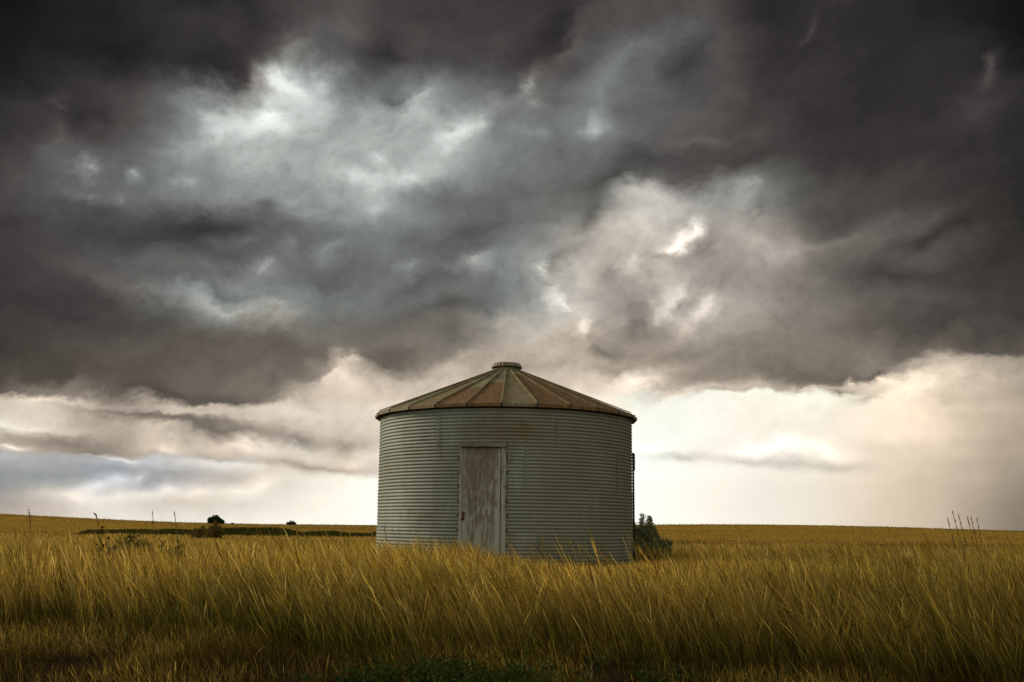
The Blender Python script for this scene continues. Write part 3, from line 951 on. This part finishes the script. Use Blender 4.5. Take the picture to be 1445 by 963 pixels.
GL, GR = 'tall stalks against the sky on the left', 'tall stalks against the sky on the right'
stalk(40, 719, 12.5, 52, 'tall stalk with bent tip on the skyline, leftmost of the left stalks', GL, 1.0)
stalk(133, 725, 13.0, 150, 'short curled stalk tip just above the far ridge at left', GL, 1.5)
stalk(215, 720, 12.5, 225, 'straight thin stalk rising above the horizon, left of a leaning pair', GL)
stalk(246, 722, 12.2, 262, 'leaning thicker stalk above the horizon, the one nearest the far tree', GL)
for i, (a_, b_, c_, lab) in enumerate(((1337, 731, 1358, 'lowest and leftmost of the stalks crossing the horizon at right'),
                                       (1344, 721, 1366, 'tallest of the stalks crossing the horizon at right'),
                                       (1352, 725, 1374, 'second tallest right hand stalk, just right of the tallest one'),
                                       (1365, 729, 1382, 'fourth from the left of the stalks crossing the horizon at right'),
                                       (1370, 729, 1387, 'second stalk from the right in the right hand cluster'),
                                       (1378, 731, 1392, 'rightmost of the thin stalks crossing the horizon at right'))):
    stalk(a_, b_, 12.0 + 0.2 * i, c_, lab, GR)


# far trees
def far_tree(px_, Y, w_, h_, label, seed, skew, kind='tree'):
    r = np.random.default_rng(seed)
    X = at(px_, Y)
    root = empty(kind, (X, Y, float(ground_z(X, Y))))
    lobes = []
    for _ in range(26):
        a = r.uniform(-1, 1)
        hh = (1 - 0.55 * abs(a) ** 1.5) * (1 - skew * max(0, a) * 0.45)
        lobes.append((a * w_ * 0.42, r.uniform(-0.3, .3) * w_, h_ * hh * r.uniform(0.18, 0.80), w_ * r.uniform(0.13, 0.2)))
    Pn = []
    for (lx, ly, lz, lr) in lobes:
        q = r.normal(0, 1, (260, 3))
        q = q / np.linalg.norm(q, axis=1)[:, None] * lr * r.uniform(0.6, 1.1, 260)[:, None]
        Pn.append(q * np.array([1, 1, 0.85]) + np.array([lx, ly, lz]))
    Pn = np.concatenate(Pn)
    Pn = Pn[(Pn[:, 2] > 0.02 * h_)]
    V, F, C = leaf_quads(Pn, h_ * 0.075, (0.018, 0.026, 0.010), (0.05, 0.065, 0.022), r, 1.3)
    new_obj('crown', np_mesh('crown', V, F, False, {'tint': C}), weed_mat, root)
    paths = [np.array([[0, 0, -0.3], [0.02 * w_, 0, h_ * 0.25], [0, 0, h_ * 0.5]])]
    new_obj('trunk', stem_mesh('trunk', paths, w_ * 0.045, w_ * 0.02, 8), bark_mat, root)
    limbs = [np.array([[0, 0, h_ * .2], [lx * .5, ly * .5, lz * .7], [lx, ly, lz]]) for lx, ly, lz, lr in lobes[:6]]
    new_obj('limbs', stem_mesh('limbs', limbs, w_ * 0.02, w_ * 0.008, 6), bark_mat, root)
    tag(root, label, kind)


far_tree(304.5, 415, 5.8, 3.9, 'larger rounded dark tree alone on the left horizon', 2, 1.0)
far_tree(410.5, 415, 3.4, 1.9, 'tiny dark tree on the horizon nearer the silo', 6, -0.3)
far_tree(327.5, 415, 1.2, 0.8, 'speck of a bush on the horizon just right of the larger tree', 7, 0.0, 'bush')

# ------------------------------------------------------------------ the grain silo
RS = 2.74
RING = 0.815
NR = 4
WALL_H = RING * NR


def metal_mat(name, base, base2, rust_amt=0.5, metallic=0.35, streak=True, rough=0.5):
    m_ = bpy.data.materials.new(name)
    m_.use_nodes = True
    T = N(m_.node_tree)
    b = m_.node_tree.nodes['Principled BSDF']
    tcn = T.new('ShaderNodeTexCoord')
    O = tcn.outputs['Object']
    n_big = T.noise(O, 0.9, 5.0, 0.6)
    n_sp = T.noise(O, 26.0, 5.0, 0.65)
    c = T.mix(T.maprange(n_big, 0.35, 0.65), base, base2)
    c = T.mix(T.maprange(n_sp, 0.45, 0.75, 0.0, 0.5), c, tuple(v * 0.55 for v in base))
    st = T.noise(T.vm('MULTIPLY', O, (9.0, 9.0, 0.7)), 1.0, 6.0, 0.65)
    c = T.mix(T.maprange(st, 0.5, 0.78, 0.0, 0.55), c, (0.13, 0.115, 0.085))
    return m_, T, b, O, c, n_big, n_sp


wall_mat, T, b, O, c, n_big, n_sp = metal_mat('galvanised_wall', (0.235, 0.272, 0.248), (0.295, 0.338, 0.318))
ox_, oy_, oz_ = T.sep(O)
# rust that has run and spread above the door, and a rustier strip by the right seam
def spot(T, ax, cx, rx, cz, rz):
    a = T.m('DIVIDE', T.m('SUBTRACT', ax, cx), rx)
    c_ = T.m('DIVIDE', T.m('SUBTRACT', oz_, cz), rz)
    r2_ = T.m('ADD', T.m('MULTIPLY', a, a), T.m('MULTIPLY', c_, c_))
    return T.m('SUBTRACT', 1.0, T.m('MULTIPLY', r2_, 1.0), clamp=True)
facing = T.maprange(oy_, -1.2, -1.5)
rusty = T.m('MAXIMUM', spot(T, ox_, 0.05, 1.05, 2.75, 0.42), T.m('MULTIPLY', spot(T, ox_, 1.2, 1.3, 0.25, 0.55), 0.75))
rn = T.noise(T.vm('MULTIPLY', O, (1.0, 1.0, 1.7)), 4.5, 8.0, 0.68)
rm = T.m('MULTIPLY', T.m('MULTIPLY', T.maprange(rn, 0.30, 0.54), rusty), facing)
c = T.mix(T.m('MULTIPLY', rm, 0.92), c, (0.15, 0.078, 0.030))
rn2 = T.noise(O, 2.2, 8.0, 0.7)
c = T.mix(T.maprange(rn2, 0.52, 0.70, 0.0, 0.75), c, (0.16, 0.12, 0.075))
sheet = T.noise(T.comb(T.m('MULTIPLY', T.m('ARCTAN2', ox_, T.m('MULTIPLY', oy_, -1.0)), 1.0), T.m('MULTIPLY', T.m('FLOOR', T.m('DIVIDE', oz_, RING)), 5.3), 0.0), 2.6, 1.0, 0.5)
c = T.mix(T.maprange(sheet, 0.42, 0.5, 0.0, 0.45), c, (0.17, 0.185, 0.165))
pale = T.noise(T.vm('MULTIPLY', O, (2.2, 2.2, 1.0)), 1.3, 8.0, 0.7)
c = T.mix(T.maprange(pale, 0.58, 0.72, 0.0, 0.45), c, (0.33, 0.365, 0.345))
# right-hand sheets browner; the dimmer light on that side is painted in too
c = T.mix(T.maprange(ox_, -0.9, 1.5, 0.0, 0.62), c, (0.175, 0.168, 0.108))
run = T.noise(T.vm('MULTIPLY', O, (14.0, 14.0, 0.55)), 1.4, 7.0, 0.72)
c = T.mix(T.maprange(run, 0.52, 0.70, 0.0, 0.5), c, (0.14, 0.105, 0.065))
# shade in the groove of each corrugation, painted as a dark tint
grv = T.m('SINE', T.m('MULTIPLY', oz_, 2 * PI * 12 / RING))
T.put(b.inputs['Base Color'], T.mix(T.maprange(grv, -0.3, -1.0, 0.0, 0.6), c, (0.075, 0.062, 0.045)))
b.inputs['Metallic'].default_value = 0.10
b.inputs['Roughness'].default_value = 0.68
b.inputs['Specular IOR Level'].default_value = 0.3

roof_mat, T, b, O, c, n_big, n_sp = metal_mat('roof_metal', (0.15, 0.14, 0.10), (0.21, 0.20, 0.15))
oi = T.new('ShaderNodeObjectInfo')
crd, cg, cb_ = T.sep(oi.outputs['Color'])      # rust amount, where rust begins, age
O = T.new('ShaderNodeNewGeometry').outputs['Position']
oo = T.new('ShaderNodeTexCoord').outputs['Object']
qx, qy, qz = T.sep(oo)
rad_ = T.m('MULTIPLY', qy, -1.0)
n_r = T.noise(O, 2.1, 9.0, 0.68)
n_f = T.noise(O, 11.0, 8.0, 0.72)
n_v = T.noise(T.vm('MULTIPLY', oo, (11.0, 1.3, 1.3)), 2.2, 7.0, 0.7)
c = T.mix(T.maprange(n_r, 0.38, 0.62), (0.125, 0.108, 0.060), (0.215, 0.20, 0.135))
c = T.mix(T.maprange(n_v, 0.46, 0.66, 0.0, 0.6), c, (0.12, 0.075, 0.035))
rustc = T.mix(T.maprange(n_f, 0.36, 0.64), (0.066, 0.033, 0.013), (0.180, 0.095, 0.034))
rs = T.m('ADD', crd, T.m('MULTIPLY', T.m('SUBTRACT', T.m('ADD', T.m('MULTIPLY', n_f, 0.5), T.m('MULTIPLY', n_r, 0.5)), 0.5), 3.4))
begin = T.maprange(T.m('SUBTRACT', rad_, cg), -0.02, 0.04)
fac = T.m('MULTIPLY', T.maprange(rs, 0.25, 0.75), begin)
c = T.mix(T.m('MULTIPLY', fac, 0.9), c, rustc)
T.put(b.inputs['Base Color'], c)
b.inputs['Metallic'].default_value = 0.0
b.inputs['Specular IOR Level'].default_value = 0.25
b.inputs['Roughness'].default_value = 0.8

trim_mat, T, b, O, c, n_big, n_sp = metal_mat('trim_metal', (0.14, 0.13, 0.095), (0.23, 0.225, 0.17))
rn = T.noise(O, 5.0, 7.0, 0.7)
T.put(b.inputs['Base Color'], T.mix(T.maprange(rn, 0.48, 0.66), c, (0.13, 0.065, 0.028)))
b.inputs['Metallic'].default_value = 0.15
b.inputs['Roughness'].default_value = 0.6

door_mat, T, b, O, c, n_big, n_sp = metal_mat('door_sheet', (0.255, 0.262, 0.228), (0.33, 0.338, 0.30))
ox_, oy_, oz_ = T.sep(O)
rn = T.noise(T.vm('MULTIPLY', O, (8.0, 1.0, 1.6)), 2.1, 10.0, 0.80, 0.1)
hgt = T.maprange(oz_, 0.3, 1.9, 0.0, 1.0, False)
side_ = T.maprange(T.m('ABSOLUTE', T.m('ADD', ox_, 0.03)), 0.22, 0.36, 0.10, 0.0)
thr = T.m('ADD', rn, T.m('ADD', T.m('MULTIPLY', hgt, 0.11), side_))
T.put(b.inputs['Base Color'], T.mix(T.maprange(thr, 0.575, 0.70, 0.0, 0.8), c, T.mix(T.noise(O, 12.0, 6.0, .7), (0.065, 0.044, 0.030), (0.14, 0.095, 0.062))))
b.inputs['Metallic'].default_value = 0.1
b.inputs['Roughness'].default_value = 0.6
dark_mat = simple_mat('dark_iron', (0.03, 0.022, 0.018), 0.7)
rust_iron = simple_mat('rusty_iron', (0.10, 0.045, 0.02), 0.8)

silo = empty('grain_silo', (SILO_X, SILO_Y, SILO_Z))
tag(silo, 'round corrugated metal grain silo with rusty cone roof in tall grass', 'silo')


def wall_ring(i):
    na, nz_ = 240, 12 * 10 + 1
    th = np.linspace(0, 2 * PI, na, endpoint=False)
    zz = np.linspace(0, RING, nz_)
    A, Z = np.meshgrid(th, zz)
    zabs = Z + i * RING
    ph = zabs * 2 * PI * 12 / RING
    dents = 0.010 * (vnoise(A * 6, zabs * 1.5, 1.0, i) - 0.5)
    r = RS + 0.0080 * np.sin(ph) + 0.0022 * np.sin(2 * ph + 1.0) + dents - 0.0015 * i
    V = np.stack([r * np.sin(A), -r * np.cos(A), zabs], -1).reshape(-1, 3)
    I_ = np.arange((nz_ - 1) * na).reshape(-1, na)
    J_ = np.roll(I_, -1, axis=1)
    F = np.stack([I_, J_, J_ + na, I_ + na], -1).reshape(-1, 4)
    return new_obj('wall_ring', np_mesh('wall_ring', V, F, True), wall_mat, silo)


for i in range(NR):
    wall_ring(i)


def on_wall(theta, z, off=0.0):
    r = RS + off
    return Vector((r * math.sin(theta), -r * math.cos(theta), z))


# bolted seams of the sheets
def seam(theta, z0, z1):
    bm = bmesh.new()
    rot = Matrix.Rotation(theta, 3, 'Z')
    add_box(bm, on_wall(theta, (z0 + z1) / 2, 0.010), (0.030, 0.006, z1 - z0 - 0.01), rot)
    zz = z0 + 0.034
    while zz < z1 - 0.02:
        r_ = bmesh.ops.create_cone(bm, cap_ends=True, segments=6, radius1=0.009, radius2=0.006, depth=0.010)
        bmesh.ops.transform(bm, matrix=Matrix.Translation(on_wall(theta, zz, 0.018)) @ rot.to_4x4() @ Matrix.Rotation(R(90), 4, 'X'), verts=r_['verts'])
        zz += 0.068
    return new_obj('seam', bm_mesh('seam', bm), wall_mat, silo)


def theta_of(px):
    dpx = (px - 711.5)
    best = min((abs(FPX * RS * math.sin(t) / (SILO_Y - RS * math.cos(t)) - dpx), t) for t in np.linspace(-1.4, 1.4, 1400))
    return best[1]


for (px_, ring) in ((618, 3), (784, 3), (742, 2), (832, 1), (868, 2), (760, 0)):
    seam(theta_of(px_), ring * RING, (ring + 1) * RING)

# roof: 26 folded panels
NP = 26
RE = RS + 0.10                       # eave radius
ZE = WALL_H + 0.005
RC, ZC = 0.27, WALL_H + 1.045         # top opening
HALF = PI / NP
bm = bmesh.new()
ts = (-1, -0.86, 0.86, 1)
rows_ = []
for (r_, z_, lift) in ((RE + 0.012, ZE - 0.075, 0.0), (RE, ZE - 0.012, 0.010), ((RE * .66 + RC * .34), ZE + (ZC - ZE) * 0.335 - 0.008, 0.012), ((RE * .33 + RC * .67), ZE + (ZC - ZE) * 0.665 - 0.006, 0.012), (RC, ZC, 0.012)):
    row = []
    for s_ in ts:
        a = s_ * HALF * 0.995
        rr_ = r_ * math.cos(HALF) / math.cos(a)
        row.append(bm.verts.new((rr_ * math.sin(a), -rr_ * math.cos(a), z_ + (lift if abs(s_) == 1 else 0))))
    rows_.append(row)
for a_, b_ in zip(rows_, rows_[1:]):
    for k_ in range(3):
        bm.faces.new((a_[k_], a_[k_ + 1], b_[k_ + 1], b_[k_]))
bm.normal_update()
bmesh.ops.solidify(bm, geom=bm.faces[:], thickness=0.004)
panel_me = bm_mesh('roof_panel', bm)
panel_me.materials.append(roof_mat)
# rib and clip
bm = bmesh.new()
slope = math.atan2(ZC - ZE, RE - RC)
L_ = math.hypot(ZC - ZE, RE - RC)
add_box(bm, Vector((0, -(RE + RC) / 2, (ZE + ZC) / 2 + 0.016)), (0.026, L_ - 0.02, 0.020), Matrix.Rotation(slope, 3, 'X'), 0.005)
rib_me = bm_mesh('roof_rib', bm)
rib_me.materials.append(roof_mat)
bm = bmesh.new()
add_box(bm, Vector((0, -RE - 0.010, ZE - 0.042)), (0.028, 0.010, 0.066), None, 0.002)
clip_me = bm_mesh('eave_clip', bm)
clip_me.materials.append(dark_mat)
TH0 = theta_of(706.5)
pr = random.Random(12)
RUST = {0: (0.40, 0.2), 25: (1.05, 1.30), 24: (.85, 1.7), 23: (.45, 1.2), 1: (0.95, 0.6), 2: (1.0, 0.3), 3: (0.8, 0.2), 22: (0.25, 0.5), 21: (.1, .2), 4: (.65, .3), 5: (.6, .2)}
for k_ in range(NP):
    tc_ = TH0 + (k_ + 0.5) * 2 * HALF
    o = new_obj('roof_panel', panel_me, None, silo)
    o.rotation_euler = (0, 0, tc_)
    ra, rb = RUST.get(k_, (pr.uniform(.2, .8), pr.uniform(0, 1)))
    o.color = (ra, rb, 0.5, 1)
    tr_ = TH0 + k_ * 2 * HALF
    o = new_obj('roof_rib', rib_me, None, silo)
    o.rotation_euler = (0, 0, tr_)
    o.color = (pr.uniform(0, .45), 0.0, 0.5, 1)
    o = new_obj('eave_clip', clip_me, None, silo)
    o.rotation_euler = (0, 0, tr_)


def lathe(name, prof, seg, mat, parent, scallop=None, smooth=True):
    V, F = [], []
    for j, (r_, z_) in enumerate(prof):
        for k_ in range(seg):
            a = 2 * PI * k_ / seg
            dr, dz_ = (0, 0) if scallop is None else scallop(j, a)
            V.append(((r_ + dr) * math.sin(a), -(r_ + dr) * math.cos(a), z_ + dz_))
    for j in range(len(prof) - 1):
        for k_ in range(seg):
            k2 = (k_ + 1) % seg
            F.append((j * seg + k_, j * seg + k2, (j + 1) * seg + k2, (j + 1) * seg + k_))
    return new_obj(name, np_mesh(name, V, F, smooth), mat, parent)


# eave ring, dark to paint in the shadow line under the overhang
lathe('eave_shadow_ring', [(RS + 0.004, ZE - 0.10), (RS + 0.055, ZE - 0.085), (RS + 0.06, ZE - 0.015), (RS - 0.02, ZE - 0.01)], 104, dark_mat, silo)
# collar and lid on top
sc = lambda j, a: ((0.008 if math.cos(a * NP) > 0 else -0.008), 0.0)
lathe('roof_collar', [(RC + 0.05, ZC - 0.035), (RC + 0.025, ZC + 0.03), (RC + 0.005, ZC + 0.10)], NP * 4, roof_mat, silo, sc, False)
scal = lambda j, a: ((0.010 * math.cos(a * NP) if 1 <= j <= 4 else 0), (0.014 * (1 if math.cos(a * NP) > 0 else -1) if j == 1 else 0))
cap = lathe('roof_cap', [(0.31, ZC + 0.070), (0.332, ZC + 0.055), (0.328, ZC + 0.085), (0.305, ZC + 0.125), (0.285, ZC + 0.158), (0.10, ZC + 0.175), (0.001, ZC + 0.178)], NP * 6, trim_mat, silo, scal, False)

# door on the front
TD = theta_of(681)
DW, DZ0, DZ1 = 0.90, 0.02, 2.415
door_root = new_obj('door_frame', bpy.data.meshes.new('door_frame'), None, silo)
bm = bmesh.new()
sag = 0.022
yb = -(RS * math.cos(DW / 2 / RS)) - 0.035     # plane just clear of the curved wall
add_box(bm, (-DW / 2 + 0.028, yb - 0.0, (DZ0 + DZ1) / 2), (0.056, 0.085, DZ1 - DZ0), None, 0.004)
add_box(bm, (DW / 2 - 0.045, yb - 0.0, (DZ0 + DZ1) / 2), (0.090, 0.090, DZ1 - DZ0), None, 0.004)
add_box(bm, (0, yb + 0.006, DZ0 + 0.04), (DW - 0.15, 0.07, 0.08), None, 0.004)
me = bm_mesh('door_frame', bm)
me.materials.append(trim_mat)
me.materials[0] = door_mat
door_root.data = me
door_root.rotation_euler = (0, 0, TD)
bm = bmesh.new()
add_box(bm, (0.004, yb - 0.028, DZ1 + 0.040), (DW + 0.012, 0.16, 0.070), None, 0.004)
add_box(bm, (0.004, yb - 0.104, DZ1 + 0.003), (DW + 0.012, 0.012, 0.012), None, 0.0)
o = new_obj('door_header', bm_mesh('door_header', bm), trim_mat, silo)
o.rotation_euler = (0, 0, TD)
bm = bmesh.new()
dl, dr_ = -DW / 2 + 0.058, DW / 2 - 0.105
add_box(bm, ((dl + dr_) / 2, yb - 0.012, (DZ0 + DZ1) / 2 + 0.035), (dr_ - dl, 0.035, DZ1 - DZ0 - 0.09), None, 0.006)
for fx_ in (0.33, 0.66):     # shallow pressed folds
    add_box(bm, (dl + (dr_ - dl) * fx_, yb - 0.0315, (DZ0 + DZ1) / 2 + 0.035), (0.014, 0.005, DZ1 - DZ0 - 0.12), None, 0.002)
door = new_obj('door', bm_mesh('door', bm), door_mat, silo)
door.rotation_euler = (0, 0, TD)
bm = bmesh.new()
add_box(bm, (dl + 0.030, yb - 0.045, 1.10), (0.035, 0.03, 0.16), None, 0.006)
add_box(bm, (dl + 0.010, yb - 0.070, 1.06), (0.030, 0.03, 0.07), Matrix.Rotation(0.3, 3, 'Y'), 0.006)
add_box(bm, (dl + 0.040, yb - 0.062, 1.15), (0.07, 0.018, 0.022), None, 0.004)
new_obj('latch', bm_mesh('latch', bm), rust_iron, door)
bm = bmesh.new()
th_ = DW / 2 + 0.055
add_box(bm, (th_, yb + 0.010, 2.235), (0.055, 0.045, 0.17), None, 0.005)
o = new_obj('hinge_plate', bm_mesh('hinge_plate', bm), trim_mat, silo)
o.rotation_euler = (0, 0, TD)
# bolts beside the door
bm = bmesh.new()
bmesh.ops.create_cone(bm, cap_ends=True, segments=6, radius1=0.017, radius2=0.012, depth=0.018, matrix=Matrix.Rotation(R(90), 4, 'X'))
bolt_me = bm_mesh('bolt', bm)
bolt_me.materials.append(dark_mat)
TDM = Matrix.Rotation(TD, 3, 'Z')
for sx_ in (-DW / 2 - 0.035, DW / 2 + 0.02):
    for z_ in np.arange(0.3, 2.35, 0.272):
        o = new_obj('bolt', bolt_me, None, silo)
        o.location = TDM @ Vector((sx_, -math.sqrt(RS ** 2 - sx_ ** 2) - 0.017, z_))
        o.rotation_euler = (0, 0, TD)

# vertical steel channel on the right flank
TF = R(81.5)
bm = bmesh.new()
rot = Matrix.Rotation(TF, 3, 'Z')
add_box(bm, on_wall(TF, 1.32, 0.022), (0.07, 0.040, 2.35), rot, 0.004)
add_box(bm, on_wall(TF, 2.30, 0.034), (0.16, 0.050, 0.36), rot, 0.006)
new_obj('side_channel', bm_mesh('side_channel', bm), dark_mat, silo)
# low footing ring the walls stand on
lathe('footing', [(RS + 0.10, -0.35), (RS + 0.10, -0.02), (RS + 0.03, -0.004), (RS - 0.1, -0.002)], 96, simple_mat('concrete', (0.22, 0.20, 0.17)), silo)
